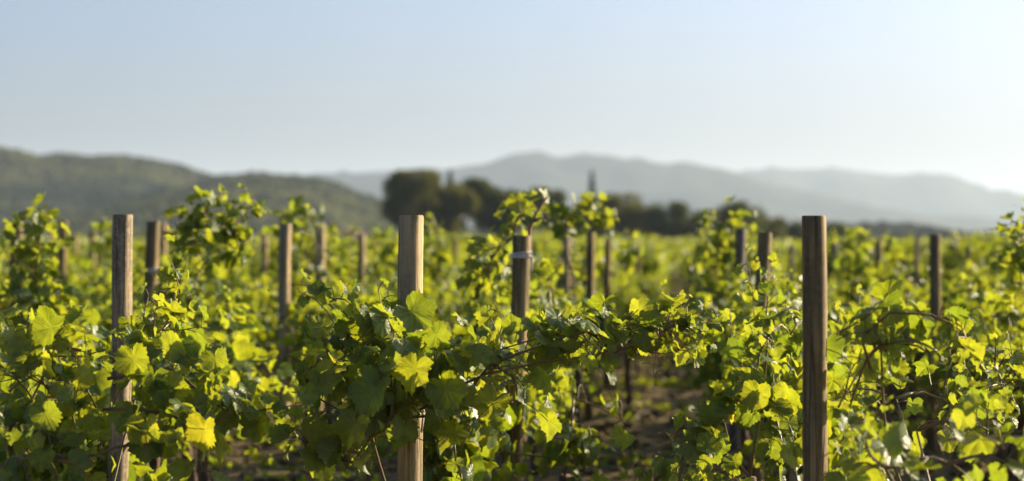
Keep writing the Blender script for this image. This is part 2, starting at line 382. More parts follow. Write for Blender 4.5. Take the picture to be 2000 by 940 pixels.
def spline(pts, step):
    pts = np.asarray(pts, float)
    if len(pts) == 2: pts = np.array([pts[0], (pts[0]+pts[1])/2+rng.normal(0, .02, 3), pts[1]])
    out = []; n = len(pts)
    Q = np.vstack([2*pts[0]-pts[1], pts, 2*pts[-1]-pts[-2]])
    for i in range(n-1):
        p0, p1, p2, p3 = Q[i:i+4]; m = max(2, int(np.linalg.norm(p2-p1)/step))
        for t in np.linspace(0, 1, m, endpoint=False):
            out.append(.5*((2*p1)+(-p0+p2)*t+(2*p0-5*p1+4*p2-p3)*t*t+(-p0+3*p1-3*p2+p3)*t**3))
    out.append(pts[-1]); return np.array(out)

OPEN = [(772, 820, 828, 945, 8.05), (212, 248, 745, 815, 9.6), (780, 826, 420, 590, 8.05), (220, 258, 420, 640, 9.6), (994, 1026, 690, 945, 11.4), (1004, 1034, 480, 600, 11.4), (1462, 1492, 825, 945, 13.6), (1484, 1506, 456, 570, 13.6),
        (544, 568, 440, 815, 17.2), (8, 32, 745, 890, 16.8), (1142, 1162, 690, 830, 19.6), (1810, 1833, 745, 872, 17.3), (1815, 1836, 460, 585, 17.3), (1568, 1618, 424, 945, 7.2),
        (614, 634, 440, 560, 20.8), (509, 523, 460, 580, 30), (1098, 1114, 470, 590, 24), (1146, 1160, 470, 585, 19.6), (289, 312, 436, 530, 15.4), (1437, 1456, 450, 500, 17.5), (698, 714, 458, 540, 27.5), (1232, 1312, 705, 905, 23)]
class Vine:
    def __init__(s): s.pos = []; s.tip = []; s.nor = []; s.size = []; s.age = []; s.stems = MB(); s.canes = MB(); s.wood = MB()
    def leaf(s, p, out, size, age, updn=.0):
        petl = size*rng.uniform(.4, .85)
        base = p+norm(out+np.array([0, 0, .35])+rng.normal(0, .25, 3))*petl
        tip = norm(out*rng.uniform(.2, .9)+np.array([0, 0, -rng.uniform(.1, 1.0)])+rng.normal(0, .38, 3))
        nor = out*.55+np.array([0, 0, rng.uniform(.1, 1.0)])+np.array(sdir)*.25+rng.normal(0, .42, 3)
        s.pos.append(base); s.tip.append(tip); s.nor.append(nor); s.size.append(size); s.age.append(age)
        return base
    def shoot(s, pts, size=.12, gap=.06, rad=.0035, leafy_from=.05, petioles=False, lat=.25, youth=.35, woody=False, dens=1.0):
        p = spline(pts, .04); seg = np.linalg.norm(np.diff(p, axis=0), axis=1); L = np.concatenate([[0], np.cumsum(seg)]); T = L[-1]
        if len(p) > 2: p[1:-1] += rng.normal(0, .004, (len(p)-2, 3))
        (s.canes if woody else s.stems).tube(p[::2] if len(p) > 6 else p, rad*(1-.7*np.linspace(0, 1, len(p[::2] if len(p) > 6 else p))), 5)
        d = T*leafy_from; side = 1; az = rng.uniform(0, 6.28)
        while d < T:
            q = np.array([np.interp(d, L, p[:, k]) for k in range(3)]); f = d/T
            i = min(len(p)-2, int(np.searchsorted(L, d))); tg = norm(p[min(i+1, len(p)-1)]-p[max(i-1, 0)])
            u = norm(np.cross(tg, [math.cos(az), math.sin(az), .3])); out = norm(u*side+rng.normal(0, .3, 3)+tg*.3)
            sz = size*1.14*(1-.62*max(0, (f-.55)/.45)**1.3)*rng.uniform(.72, 1.12)
            if rng.random() < dens:
                b = s.leaf(q, out, sz, youth*max(0, (f-.5)*2)**1.5)
                if petioles: s.stems.tube([q, (q+b)/2+[0, 0, .008], b], .0016, 4, cap=False)
            if rng.random() < lat:
                for _ in range(rng.integers(2, 4)):
                    q2 = q+norm(out+rng.normal(0, .5, 3))*rng.uniform(.03, .12)
                    b = s.leaf(q2, norm(out+rng.normal(0, .6, 3)), sz*rng.uniform(.45, .8), youth*.6)
            side = -side; az += .35; d += gap*(1-.35*f)*rng.uniform(.8, 1.2)
    def finish(s, root, temps, mat, base=None):
        a = lambda k: np.array(getattr(s, k))
        if base is not None:         # growers strip the leaves that crowd the stakes: keep these shafts mostly open
            W = a('pos')+a('tip')*a('size')[:, None]*.45+base; px = 1000+W[:, 0]/W[:, 1]*FPX; py = 470-(W[:, 2]-CAMZ)/W[:, 1]*FPX
            keep = np.ones(len(W), bool); rr = a('size')*.42/W[:, 1]*FPX; u = rng.random(len(W))
            for x0, x1, y0, y1, d in OPEN:
                keep &= ~((W[:, 1] < d+.05) & (px > x0-rr) & (px < x1+rr) & (py > y0-rr*.3) & (py < y1+rr*.3) & (u < .93))
            for k in ('pos', 'tip', 'nor', 'size', 'age'): setattr(s, k, [v for v, q in zip(getattr(s, k), keep) if q])
        o = link('foliage', build_leaves('foliage', temps, a('pos'), a('tip'), a('nor'), a('size'), a('age')), mat, root)
        if s.stems.n: link('shoots', s.stems.mesh('shoots'), M['shoot'], root)
        if s.canes.n: link('cane', s.canes.mesh('cane'), M['cane'], root)
        if s.wood.n: link('trunk', s.wood.mesh('trunk'), M['bark'], root)

def add_trunk(v, base, h=.6, lean=(0, 0), r=.028):
    b = np.array(base, float); pts = [b+[0, 0, -.05], b+[.02, .01, .15], b+[-.02+lean[0]*.4, .02, .35], b+[lean[0], lean[1], h]]
    p = spline(pts, .06); v.wood.tube(p, r*(1.25-.35*np.linspace(0, 1, len(p))), 9, wob=.14)
    return pts[-1]

# ---- generic bush vine prototypes, local origin on the ground, row along Y
def proto_vine(seed, top, temps, size, nsh, gap, lat):
    global rng
    keep = rng; rng = np.random.default_rng(seed)
    root = empty('grape_vine', (0, 0, 0)); v = Vine(); head = add_trunk(v, (0, 0, 0), rng.uniform(.45, .6))
    for sgn in (-1, 1):
        arm = head+np.array([rng.uniform(-.05, .05), sgn*rng.uniform(.25, .4), rng.uniform(.02, .12)])
        p = spline([head, (head+arm)/2+[0, 0, .05], arm], .06); v.wood.tube(p, np.linspace(.019, .011, len(p)), 7, wob=.15)
    for i in range(nsh):
        y0 = rng.uniform(-.42, .42); z0 = head[2]+rng.uniform(0, .1)
        st = np.array([head[0]+rng.uniform(-.04, .04), y0, z0])
        th = rng.choice([-1, 1])*rng.uniform(.05, .42); tz = top*rng.uniform(.72, 1.02)
        if rng.random() < .55:   # upright
            e = st+[th*.6, rng.uniform(-.2, .2), tz-z0]; m = (st+e)/2+[th*.15, rng.uniform(-.08, .08), .03]
            pts = [st, m, e]
        else:                    # arching over and hanging
            m = st+[th*.6, rng.uniform(-.15, .15), (tz-z0)*.8]; e = m+[th*.7, rng.uniform(-.2, .2), -rng.uniform(.1, .5)]
            pts = [st, (st+m)/2+[0, 0, .06], m, e]
        v.shoot(pts, size=size, gap=gap, lat=lat)
    for i in range(5):           # low skirt of shoots hanging towards the soil
        st = np.array([head[0], rng.uniform(-.45, .45), head[2]+rng.uniform(0, .15)]); th = rng.choice([-1, 1])*rng.uniform(.1, .38)
        v.shoot([st, st+[th*.6, 0, .12], st+[th, rng.uniform(-.15, .15), -rng.uniform(.05, .4)]], size=size, gap=gap, lat=lat)
    v.finish(root, temps, M['leaf_far']); rng = keep
    return root
def kids(o): return [c for c in bpy.data.objects if c.parent == o]
def copy_thing(o):
    r = o.copy(); col.objects.link(r)
    for ch in KID[o.name]:
        c = ch.copy(); col.objects.link(c); c.parent = r
    return r

# ------------------------------------------------------------------ wooden posts
def post(px_top, py_top, w, d, px_bot, mat, label, py_ref=900, group=None, ties=(), round_top=False, name='wooden_post'):
    "w: width in photo pixels at distance d; px_bot: pixel x at row py_ref (gives the lean)"
    top = P(px_top, py_top, d); lean = ((px_bot-px_top)/(py_ref-py_top))       # px per px
    r = w/2/FPX*d; h = top[2]+.3; n = max(6, int(h/.12))
    z = np.linspace(-.3, top[2], n); x = top[0]+lean*(top[2]-z)+r*.16*np.sin(z*rng.uniform(2, 4)+rng.uniform(0, 6))*np.clip(top[2]-z, 0, .5)*2.6
    base = np.array([np.interp(0, z, x), d, 0.])
    ly = rng.uniform(-.01, .01)
    mb = MB(); pts = [[x[i]-base[0], ly*z[i], z[i]] for i in range(n)]
    rad = r*(1+.10*(1-z/top[2])*.5+rng.uniform(-.03, .03, n))
    pts += [[pts[-1][0], pts[-1][1], z[-1]+.004]]; rad = np.append(rad, r*.93)
    aa = np.arange(28)*2*math.pi/28+rng.uniform(-.12, .12)           # roughly squared round stake
    sh = (np.abs(np.cos(aa))**2.9+np.abs(np.sin(aa))**2.9)**(-1/2.9)
    mb.tube(pts, rad, 28, wob=.006, shape=sh*.99*(1-.05*np.exp(-((aa-rng.uniform(0, 6.2))/.12)**2)))
    root = link(name, mb.mesh(name), mat, loc=base); tag(root, label, 'post', group)
    mod = root.modifiers.new('edges', 'EDGE_SPLIT'); mod.split_angle = R(50)
    for py in ties:
        zt = CAMZ+(470-py)/FPX*d; xt = top[0]+lean*(top[2]-zt)-base[0]; tb = MB()
        a = np.linspace(0, 2*math.pi, 21)
        for k in range(3): tb.tube(np.stack([xt+np.cos(a)*(r*1.17), np.sin(a)*(r*1.17), zt+.006*k+.006*np.sin(a+k)], 1), .0048, 6, cap=False)
        tb.tube([[xt+r*.9, -r*.9, zt], [xt+r*1.35, -r*1.1, zt-.02], [xt+r*1.15, -r*1.2, zt-.08]], .004, 5)
        tb.tube([[xt+r*.9, -r*.7, zt], [xt+r*1.1, -r*.95, zt+.02], [xt+r*1.5, -r, zt-.03]], .004, 5)
        link('tie', tb.mesh('tie'), M['tie'], root)
    return root
W1, W2, W3, W4 = M['wood_pale'], M['wood_dark'], M['wood_lichen'], M['wood_grey']
post(1590, 424, 46, 7.25, 1597, W2, 'thickest dark brown round post, bare from flat top down past the right hand leaves')
post(803, 423, 46, 8.05, 796, W1, 'thick pale split-grained post rising out of the sharpest vine leaves', ties=(796,))
post(240, 421, 37, 9.6, 230, W3, 'lichen-speckled pale post standing in the left foreground vine')
post(1019, 462, 33, 11.4, 1009, W2, 'brown post with white twine tied around it under a leafy sprig', ties=(500,), py_ref=800)
post(557, 438, 23, 17.2, 552, W1, 'tall slim post bare down to the soil, left of the sharp vine', py_ref=815)
post(625, 438, 19, 20.8, 621, W1, 'slim post under a leafy arch, beside the tall bare slim post', py_ref=700)
post(300, 434, 25, 15.4, 292, W2, 'brown post with white tie just right of the lichen-speckled post', ties=(530,), py_ref=700)
post(319, 436, 12, 26, 317, W1, 'thin pale post peeping out close behind the tied brown post on the left', py_ref=700)
post(125, 431, 15, 26.0, 122, W2, 'dark thin post with lit right edge, left of the lichen-speckled post', py_ref=600)
post(181, 450, 11, 33.0, 181, W1, 'thin blurred post between the dark thin post and the lichen-speckled post', py_ref=600)
post(147, 457, 9, 38.0, 147, W1, 'faint short post just right of the dark thin post', py_ref=600)
post(33, 432, 21, 16.8, 20, W2, 'leaning dark post wrapped in leaves at the left edge', py_ref=890)
post(516, 458, 13, 30.0, 516, W1, 'thin blurred post just left of the tall slim bare post', py_ref=600)
post(706, 457, 14, 27.5, 706, W1, 'slim blurred post standing alone left of the thick split-grained post', py_ref=600)
post(1106, 462, 15, 24.0, 1108, W1, 'slim post under the tall ring of leaves, right of the twine-tied post', ties=(470,), py_ref=700)
post(1153, 455, 16, 19.6, 1150, W2, 'dark slim post reaching the soil beside the open alley', py_ref=830)
post(1188, 468, 13, 24.5, 1182, W2, 'thin dark post just right of the post beside the alley', py_ref=830)
post(1447, 448, 20, 17.5, 1434, W4, 'grey post half hidden by leaves left of its brown neighbour', py_ref=800)
post(1494, 456, 27, 13.6, 1474, W2, 'brown post with bright right edge, left of the thickest post', py_ref=930)
post(1716, 466, 14, 26.5, 1714, W2, 'nearly black thin post between the thickest post and the red-brown post', py_ref=620)
post(1826, 459, 22, 17.3, 1820, W2, 'red-brown post rising behind the arching right hand vine', py_ref=870)
post(1891, 482, 12, 31.0, 1890, W2, 'short dark post right of the red-brown post', py_ref=600)
post(1790, 462, 10, 34.0, 1786, W4, 'thin grey post just left of the red-brown post', py_ref=620)
post(1631, 474, 10, 34.0, 1630, W4, 'thin grey post just right of the thickest post', py_ref=620)
post(1546, 478, 10, 36.0, 1545, W4, 'thin grey post between the bright-edged post and the thickest post', py_ref=620)
post(1244, 478, 10, 36.0, 1243, W2, 'thin dark post standing above the far end of the alley', py_ref=620)
post(888, 466, 10, 34.0, 888, W2, 'thin blurred post between the split-grained post and the twine-tied post', py_ref=620)
post(931, 486, 12, 28.0, 931, W1, 'short pale post left of the twine-tied post', py_ref=620)
post(733, 470, 9, 38.0, 733, W2, 'faint thin post just left of the thick split-grained post', py_ref=620)
post(476, 462, 8, 42.0, 476, W1, 'faint pale post left of the thin post beside the tall bare one', py_ref=620)
post(96, 462, 9, 38.0, 96, W1, 'faint pale post just left of the dark thin post', py_ref=620)
post(215, 462, 8, 42.0, 215, W4, 'faint grey post just left of the lichen-speckled post', py_ref=620)

# ------------------------------------------------------------------ vines
ROWDX, ROWSL = 1.5, .06
def rowx(k, Y): return -.34+ROWDX*k+ROWSL*(Y-8)
protos = []
for i, (top, ns) in enumerate([(1.25, 20), (1.52, 24), (1.12, 19), (1.68, 26), (1.42, 22), (1.25, 21)]):
    protos.append(proto_vine(100+i, top, MID, .128, ns, .068, .28))
KID = {p.name: kids(p) for p in protos}
NEAR_END = 45.0
spots = []
for k in range(-14, 15):
    Y = 9.9+rng.uniform(0, .6)
    while Y < NEAR_END:
        x = rowx(k, Y)+(.62 if Y > 30 else 0)
        if -.212*Y-1.0 < x < .212*Y+1.6: spots.append((k, x+rng.normal(0, .05), Y))
        Y += 1.12*rng.uniform(.9, 1.12)
spots.sort(key=lambda s: s[2])
def vine_label(k, Y):
    if Y > 24: return 'blurred leafy vine in the far part of the vineyard', 'blurred vines in the far rows'
    if k <= -2: return 'leafy vine in the rows behind the lichen-speckled post', 'vines behind the lichen-speckled post'
    if k == -1: return 'leafy vine in the row running back past the tall slim bare post', 'vines in the row of the tall slim post'
    if k == 0: return 'leafy vine in the row running back past the twine-tied post', 'vines in the row of the twine-tied post'
    if k == 1: return 'leafy vine in the row behind the thickest post, right of the alley', 'vines in the row of the thickest post'
    return 'leafy vine in the rows around the red-brown post', 'vines around the red-brown post'
SIGHT = [(1019, 11.4, 600), (557, 17.2, 815), (625, 20.8, 570), (300, 15.4, 600), (319, 26, 490), (125, 26, 570), (181, 33, 525), (147, 38, 520), (33, 16.8, 480), (516, 30, 585), (706, 27.5, 545), (1106, 24, 600),
         (1153, 19.6, 590), (1188, 24.5, 520), (1447, 17.5, 520), (1494, 13.6, 570), (1716, 26.5, 600), (1826, 17.3, 600), (1891, 31, 530), (1790, 34, 550), (1631, 34, 560), (1546, 36, 520), (1244, 36, 560),
         (888, 34, 540), (931, 28, 520), (733, 38, 515), (476, 42, 500)]       # posts the photograph shows clear of leaves down to this row
TOPS = [1.25, 1.52, 1.12, 1.68, 1.42, 1.25]
def low_enough(x, Y, top):
    f = 1.0; vp = 1000+x/Y*FPX
    for px, d, ye in SIGHT:
        if Y < d+.2 and Y > .42*d and abs(vp-px) < .27/Y*FPX: f = min(f, (1.5-(ye-470)/FPX*Y)/top)
    return f
used = set()
for k, x, Y in spots:
    if 9 < Y < 15 : pi = int(rng.choice([0, 2, 5]))
    elif Y < 20: pi = int(rng.choice([0, 1, 3, 4, 5]))
    else: pi = int(rng.choice([0, 1, 3, 4, 1, 3]))
    fz = low_enough(x, Y, TOPS[pi])
    if fz < .62:
        if abs(1000+x/Y*FPX-557) < .30/Y*FPX: continue
        fz = .64
    r = protos[pi] if pi not in used else copy_thing(protos[pi]); used.add(pi)
    r.location = (x, Y, 0); r.rotation_euler = (0, 0, rng.choice([0, math.pi])-ROWSL+rng.normal(0, .1))
    s = rng.uniform(.92, 1.1); r.scale = (s*(.78 if k in (0, 1) else 1), s, min(s*rng.uniform(.95, 1.06), 1.08, fz*1.02)); l, g = vine_label(k, Y); tag(r, l, 'grapevine', g)

# the rest of the vineyard, up to the tree line
def far_vines():
    X, Y = [], []
    for k in range(-60, 61):
        y = np.arange(NEAR_END+.5, 290, .42); x = rowx(k, y)+.62
        ok = np.abs(x) < .25*y+3; X.append(x[ok]); Y.append(y[ok])
    X = np.concatenate(X); Y = np.concatenate(Y); n = len(X)
    m = np.clip((34*(60/Y)), 7, 26).astype(int); i = np.repeat(np.arange(n), m); N = len(i)
    size = (.13+.0011*(Y[i]-40))
    top = 1.40+.20*vnoise(X, Y, .9, 3)+.10*vnoise(X, Y, 6, 4)-.12*np.clip((X/Y*FPX-200)/300, 0, 1)
    z = top[i]*rng.uniform(.25, 1, N)**.6
    z += (rng.random(N) < .05)*rng.uniform(.05, .28, N)*(vnoise(X, Y, .8, 8)[i] > .15)
    pos = np.stack([X[i]+rng.normal(0, .24, N), Y[i]+rng.uniform(-.3, .3, N), z], 1)
    tip = rng.normal(0, .6, (N, 3))+[0, 0, -.5]; nor = rng.normal(0, .6, (N, 3))+[0, 0, .5]+np.array(sdir)*.3
    me = build_leaves('distant_vines', LO, pos, tip, nor, size, np.zeros(N)+.15)
    print('far vine leaves', N)
    tag(link('distant_vines', me, M['leaf_dist']), 'continuous yellow-green vineyard stretching to the trees', 'vines', kind='stuff')
far_vines()
# distant stakes
dp = MB(); dp.tube([[0, 0, -.2], [0, 0, .7], [.01, 0, 1.42], [.01, 0, 1.50]], [.037, .036, .035, .03], 10); dpm = dp.mesh('wooden_post'); dpm.materials.append(W1)
c = 0
for k in range(-16, 17):
    for Y in np.arange(32+rng.uniform(0, 5), 120, 6.2):
        x = rowx(k, Y)+.62
        if abs(x) < .212*Y+.5 and rng.random() < .55 and c < 90:
            o = link('wooden_post', dpm, None, loc=(x, Y+rng.uniform(-1, 1), rng.uniform(-.12, .06))); o.rotation_euler = (rng.normal(0, .02), rng.normal(0, .02), rng.uniform(0, 6))
            tag(o, 'small blurred vineyard stake far down the rows', 'post', 'far vineyard stakes'); c += 1

# ---- sharp foreground vines, built shoot by shoot
def rnd_in(c, rx, ry, rz):
    v = rng.normal(0, 1, 3); v = v/np.linalg.norm(v)*rng.random()**(1/2.4)
    return np.array(c)+v*np.array([rx, rz, ry])
def mass(v, px, py, rx, ry, d, rd=.16, cover=2.0, size=.115, temps=None, youth=.35, pet=True):
    c = P(px, py, d); RX, RY = rx/FPX*d, ry/FPX*d
    n = max(2, int(round(1.8*cover*math.pi*RX*RY/(size*size*.5)/9)))
    for _ in range(n):
        a = rnd_in(c-[0, 0, RY*.3], RX*.6, RY*.5, rd*.6); b = rnd_in(c, RX*1.05, RY*1.05, rd)
        L = np.linalg.norm(b-a)
        if L < .3: b = a+(b-a)/max(L, .01)*rng.uniform(.28, .42)*min(1, .25+max(RX, RY)*2)
        m = (a+b)/2+[0, 0, rng.uniform(.0, .06)]; e = b+[0, 0, -rng.uniform(0, .06)]
        v.shoot([a, m, e], size=size, gap=.06, petioles=pet, youth=youth, lat=.2)
def pxs(pts, d=None): return [P(p[0], p[1], p[2] if len(p) > 2 else d) for p in pts]
def bigleaf(v, px, py, d, size, tipx, tipy, ny=.2, nz=.5, nx=.0, age=.2):
    "one authored leaf: tip direction in the picture, normal (nx, -ny, nz)"
    v.pos.append(P(px, py, d)); v.tip.append(np.array([tipx, -.1, -tipy])); v.nor.append(np.array([-.45+rng.uniform(-.5, .7), -.8*ny-.1, rng.uniform(0, 1.0)]) if age >= .5 else np.array([nx, -ny, nz])); v.size.append(size*(.72 if size < .165 and age >= .5 else 1)); v.age.append(age*.2)
def hero(label, trunk_px, d, masses=(), shoots=(), leaves=(), th=.55, group=None, size=.115, arms=(), seed=0):
    global rng
    keep = rng; rng = np.random.default_rng(7000+seed)
    base = np.array([(trunk_px-1000)/FPX*d, d, 0.]); root = empty('grape_vine', base)
    v = Vine(); h = add_trunk(v, base, th, (rng.uniform(-.05, .05), 0), .03)
    done = []
    for m in masses:
        mass(v, *m[:5], **(m[5] if len(m) > 5 else {}))
        e = P(m[0], m[1]+m[3]*.3, m[4]); src = min(done+[h], key=lambda q: np.linalg.norm(q-e)+(0 if q is h else .08)); done.append(e)
        p = spline([src, (src+e)/2+[0, 0, .02]+rng.normal(0, .015, 3), e], .06); v.stems.tube(p, np.linspace(.0065, .003, len(p)), 6)
    for s in shoots:
        v.shoot(pxs(s[0], s[1]), **(s[2] if len(s) > 2 else {}))
    for l in leaves: bigleaf(v, *l)
    v.pos = [p-0 for p in v.pos]
    # everything was laid out in world space: move it into the vine's own frame
    v.pos = [p-base for p in v.pos]
    for mb in (v.stems, v.canes, v.wood): mb.v = [x-base for x in mb.v]
    v.finish(root, HI, M['leaf'], base); tag(root, label, 'grapevine', group); rng = keep
    return root
PT = dict(petioles=True)
hero('sharp central vine with big lit leaves and a long leafy arm reaching right', 770, 8.2,
     masses=[(700, 690, 120, 110, 7.95, dict(cover=2.2)), (760, 790, 150, 100, 7.8, dict(cover=2.6, size=.135)), (640, 580, 60, 38, 7.9, dict(cover=1.7, size=.08)),
             (690, 880, 130, 80, 7.8, dict(cover=2.2, size=.125)), (880, 790, 95, 80, 7.9, dict(cover=2.0, size=.13)), (760, 620, 60, 60, 8.1, dict(cover=1.6, size=.09)), (800, 705, 60, 70, 7.75, dict(cover=1.6, size=.12)), (610, 880, 40, 50, 7.9, dict(cover=1.3, size=.11)),
             (890, 880, 60, 70, 7.8, dict(cover=1.2, size=.12)), (610, 740, 32, 42, 7.9, dict(cover=1.5, size=.09)), (960, 695, 80, 55, 7.9, dict(cover=2.3, size=.12)),
             (1080, 655, 90, 48, 7.9, dict(cover=2.4, size=.105)), (1180, 660, 90, 48, 7.95, dict(cover=2.3, size=.095)), (1280, 648, 80, 40, 7.95, dict(cover=2.3, size=.085)), (1360, 635, 45, 28, 7.95, dict(cover=2.1, size=.08)), (1010, 760, 60, 45, 7.9, dict(cover=1.2, size=.12))],
     shoots=[([(820, 800), (930, 740), (1060, 705), (1180, 690), (1270, 660), (1345, 640)], 7.85, dict(size=.10, gap=.045, petioles=True, woody=True, rad=.005, lat=.5)),
             ([(860, 760), (960, 690), (1080, 650), (1200, 640), (1310, 630), (1405, 632)], 7.95, dict(size=.095, gap=.042, petioles=True, lat=.5)),
             ([(1100, 690), (1170, 640), (1180, 610), (1190, 600)], 7.9, dict(size=.08, petioles=True)),
             ([(1200, 690), (1290, 640), (1370, 610), (1400, 606)], 8.0, dict(size=.075, petioles=True, lat=.5, gap=.04)),
             ([(1240, 670), (1300, 690), (1360, 660)], 7.9, dict(size=.07, petioles=True, lat=.5, gap=.04)),
             ([(700, 720), (660, 640), (610, 580), (582, 570)], 7.9, dict(size=.08, petioles=True)),
             ([(740, 700), (750, 620), (735, 570), (745, 545)], 8.2, dict(size=.07, petioles=True)),
             ([(660, 800), (610, 770), (595, 740), (590, 720)], 7.9, dict(size=.08, petioles=True)),
             ([(960, 700), (980, 640), (975, 610)], 8.0, PT)],
     leaves=[(805, 610, 7.7, .17, .8, .75, .75, .45, .1, .55), (772, 572, 7.75, .13, .25, .9, .8, .35, .3, .5), (852, 655, 7.72, .15, .6, .8, .7, .5, .1, .55), (930, 690, 7.75, .15, .95, -.35, .8, .4, 0, .5),
             (1015, 745, 7.7, .14, .2, .9, .85, .2, .2, .6), (1055, 735, 7.75, .13, .7, .6, .8, .3, .2, .5), (1000, 640, 7.85, .12, .6, -.4, .8, .3, .1, .6),
             (810, 720, 7.6, .17, -.3, .9, .8, .5, -.4, .1), (730, 760, 7.6, .18, -.5, .8, .8, .4, -.5, .1), (790, 810, 7.55, .17, .3, .9, .8, .5, -.4, .0), (690, 830, 7.6, .16, -.4, .9, .8, .5, -.4, .0),
             (640, 740, 7.7, .14, -.7, .6, .8, .4, -.3, .1), (960, 790, 7.7, .13, .3, .9, .9, .2, .1, .3), (870, 760, 7.65, .15, .5, .8, .9, .4, -.3, .0), (840, 860, 7.6, .15, .2, .95, .9, .3, -.3, .0)],
     th=.5, seed=1)
hero('left foreground vine in front of the lichen-speckled post with yellow lit leaves', 200, 8.0,
     masses=[(110, 660, 110, 55, 7.7, dict(cover=1.8, size=.11)), (60, 760, 110, 80, 7.5, dict(cover=1.7)), (300, 640, 90, 70, 8.3, dict(cover=1.7, size=.095)),
             (330, 720, 90, 70, 7.7, dict(cover=1.6, size=.12)), (170, 770, 60, 80, 7.6, dict(cover=1.5)), (290, 770, 40, 60, 7.6, dict(cover=1.3)), (300, 840, 90, 80, 7.4, dict(cover=1.5, size=.12)), (150, 880, 130, 70, 7.3, dict(cover=1.8)),
             (30, 900, 90, 60, 7.3, dict(cover=1.8)), (460, 790, 45, 55, 7.6, dict(cover=1.3, size=.105)), (340, 560, 45, 50, 8.6, dict(cover=1.4, size=.08)), (410, 830, 45, 40, 7.4, dict(cover=1.0, size=.11))],
     shoots=[([(210, 740), (330, 720), (390, 770), (460, 810), (530, 800), (590, 790)], 7.55, dict(size=.11, gap=.05, petioles=True, woody=True, rad=.006)),
             ([(200, 800), (300, 800), (400, 840), (450, 800), (510, 770)], 7.45, dict(size=.11, petioles=True, woody=True, rad=.005)),
             ([(60, 720), (130, 690), (190, 700), (230, 660)], 7.6, dict(size=.10, petioles=True, woody=True, rad=.005)),
             ([(330, 640), (350, 560), (360, 520), (380, 500)], 8.8, dict(size=.075, petioles=True)),
             ([(380, 850), (395, 900), (380, 930)], 7.4, dict(size=.10, petioles=True))],
     leaves=[(385, 672, 7.6, .13, .3, .8, .8, .35, .2, .9), (420, 700, 7.5, .15, .2, .95, .8, .4, .2, .8), (300, 735, 7.4, .16, -.2, .9, .8, .3, .2, .6), 
             (520, 740, 7.5, .13, .6, .4, .7, .5, .1, .5), (600, 770, 7.6, .12, .4, .8, .8, .3, .2, .5), (285, 830, 7.2, .16, .1, .9, .9, .2, .2, .6), 
             (100, 640, 7.5, .15, -.4, .7, .7, .5, -.3, .1), (260, 700, 7.4, .13, .1, .9, .9, .3, -.2, .0), (330, 760, 7.4, .14, .5, .8, .9, .3, -.2, .0), (90, 810, 7.2, .15, .4, .8, .8, .3, .2, .5), (500, 830, 7.5, .12, .1, .9, .9, .3, -.3, .1)],
     th=.55, seed=2)
hero('arching vine right of the thickest post, topped by a rounded row of lit leaves', 1790, 7.6,
     masses=[(1720, 660, 75, 50, 7.0, dict(cover=1.7, size=.115)), (1830, 670, 80, 55, 7.0, dict(cover=1.8, size=.11)), (1660, 770, 45, 80, 7.2, dict(cover=1.3, size=.12)),
             (1750, 760, 90, 60, 7.9, dict(cover=1.8, size=.09)), (1870, 780, 110, 60, 8.1, dict(cover=1.9, size=.075)), (1960, 730, 70, 70, 8.3, dict(cover=1.9, size=.075))],
     shoots=[([(1700, 720), (1680, 660), (1740, 615), (1820, 610), (1880, 650), (1895, 690)], 7.0, dict(size=.10, gap=.05, petioles=True, woody=True, rad=.005)),
             ([(1640, 650), (1690, 620), (1720, 590), (1725, 575)], 7.1, dict(size=.06, petioles=True)), ([(1740, 640), (1765, 600), (1775, 570)], 7.2, dict(size=.06, petioles=True)),
             ([(1840, 620), (1880, 640), (1900, 700)], 7.0, dict(size=.09, petioles=True))],
     th=.6, seed=3)
hero('large soft leaves low in the bottom right corner', 1850, 6.9,
     masses=[(1730, 895, 90, 60, 6.5, dict(cover=2.2, size=.13)), (1850, 890, 110, 55, 6.3, dict(cover=2.6, size=.14)), (1960, 880, 70, 70, 6.3, dict(cover=2.6, size=.14)), (1790, 830, 110, 35, 7.4, dict(cover=1.8, size=.10)), (1930, 830, 80, 35, 7.4, dict(cover=1.8, size=.10)), (1680, 830, 40, 50, 6.8, dict(cover=1.2, size=.12))],
     th=.5, seed=4)
hero('upright vine climbing the brown bright-edged post left of the thickest post', 1480, 9.2,
     masses=[(1500, 640, 45, 60, 9.0, dict(cover=1.7, size=.10)), (1480, 740, 80, 70, 9.0, dict(cover=2.0)), (1385, 850, 80, 80, 9.0, dict(cover=2.1)), (1530, 860, 38, 70, 8.8, dict(cover=1.6)), (1535, 790, 35, 55, 8.9, dict(cover=1.6)), (1440, 760, 50, 50, 9.0, dict(cover=1.6)),
             (1390, 920, 90, 40, 8.8, dict(cover=1.8, size=.09)), (1545, 640, 25, 50, 9.2, dict(cover=1.3, size=.08))],
     shoots=[([(1490, 700), (1470, 600), (1462, 530), (1455, 480)], 9.6, dict(size=.085, petioles=True)), ([(1490, 660), (1500, 580), (1485, 520), (1470, 500)], 9.8, dict(size=.08, petioles=True)),
             ([(1460, 720), (1430, 660), (1425, 600)], 9.4, dict(size=.08, petioles=True))],
     leaves=[(1500, 620, 8.9, .12, .1, .9, .9, .2, .2, .8), (1480, 770, 8.8, .14, -.2, .9, .9, .3, -.4, 0), (1530, 760, 8.7, .12, .3, .9, .9, .3, .2, .5)],
     th=.6, seed=5)
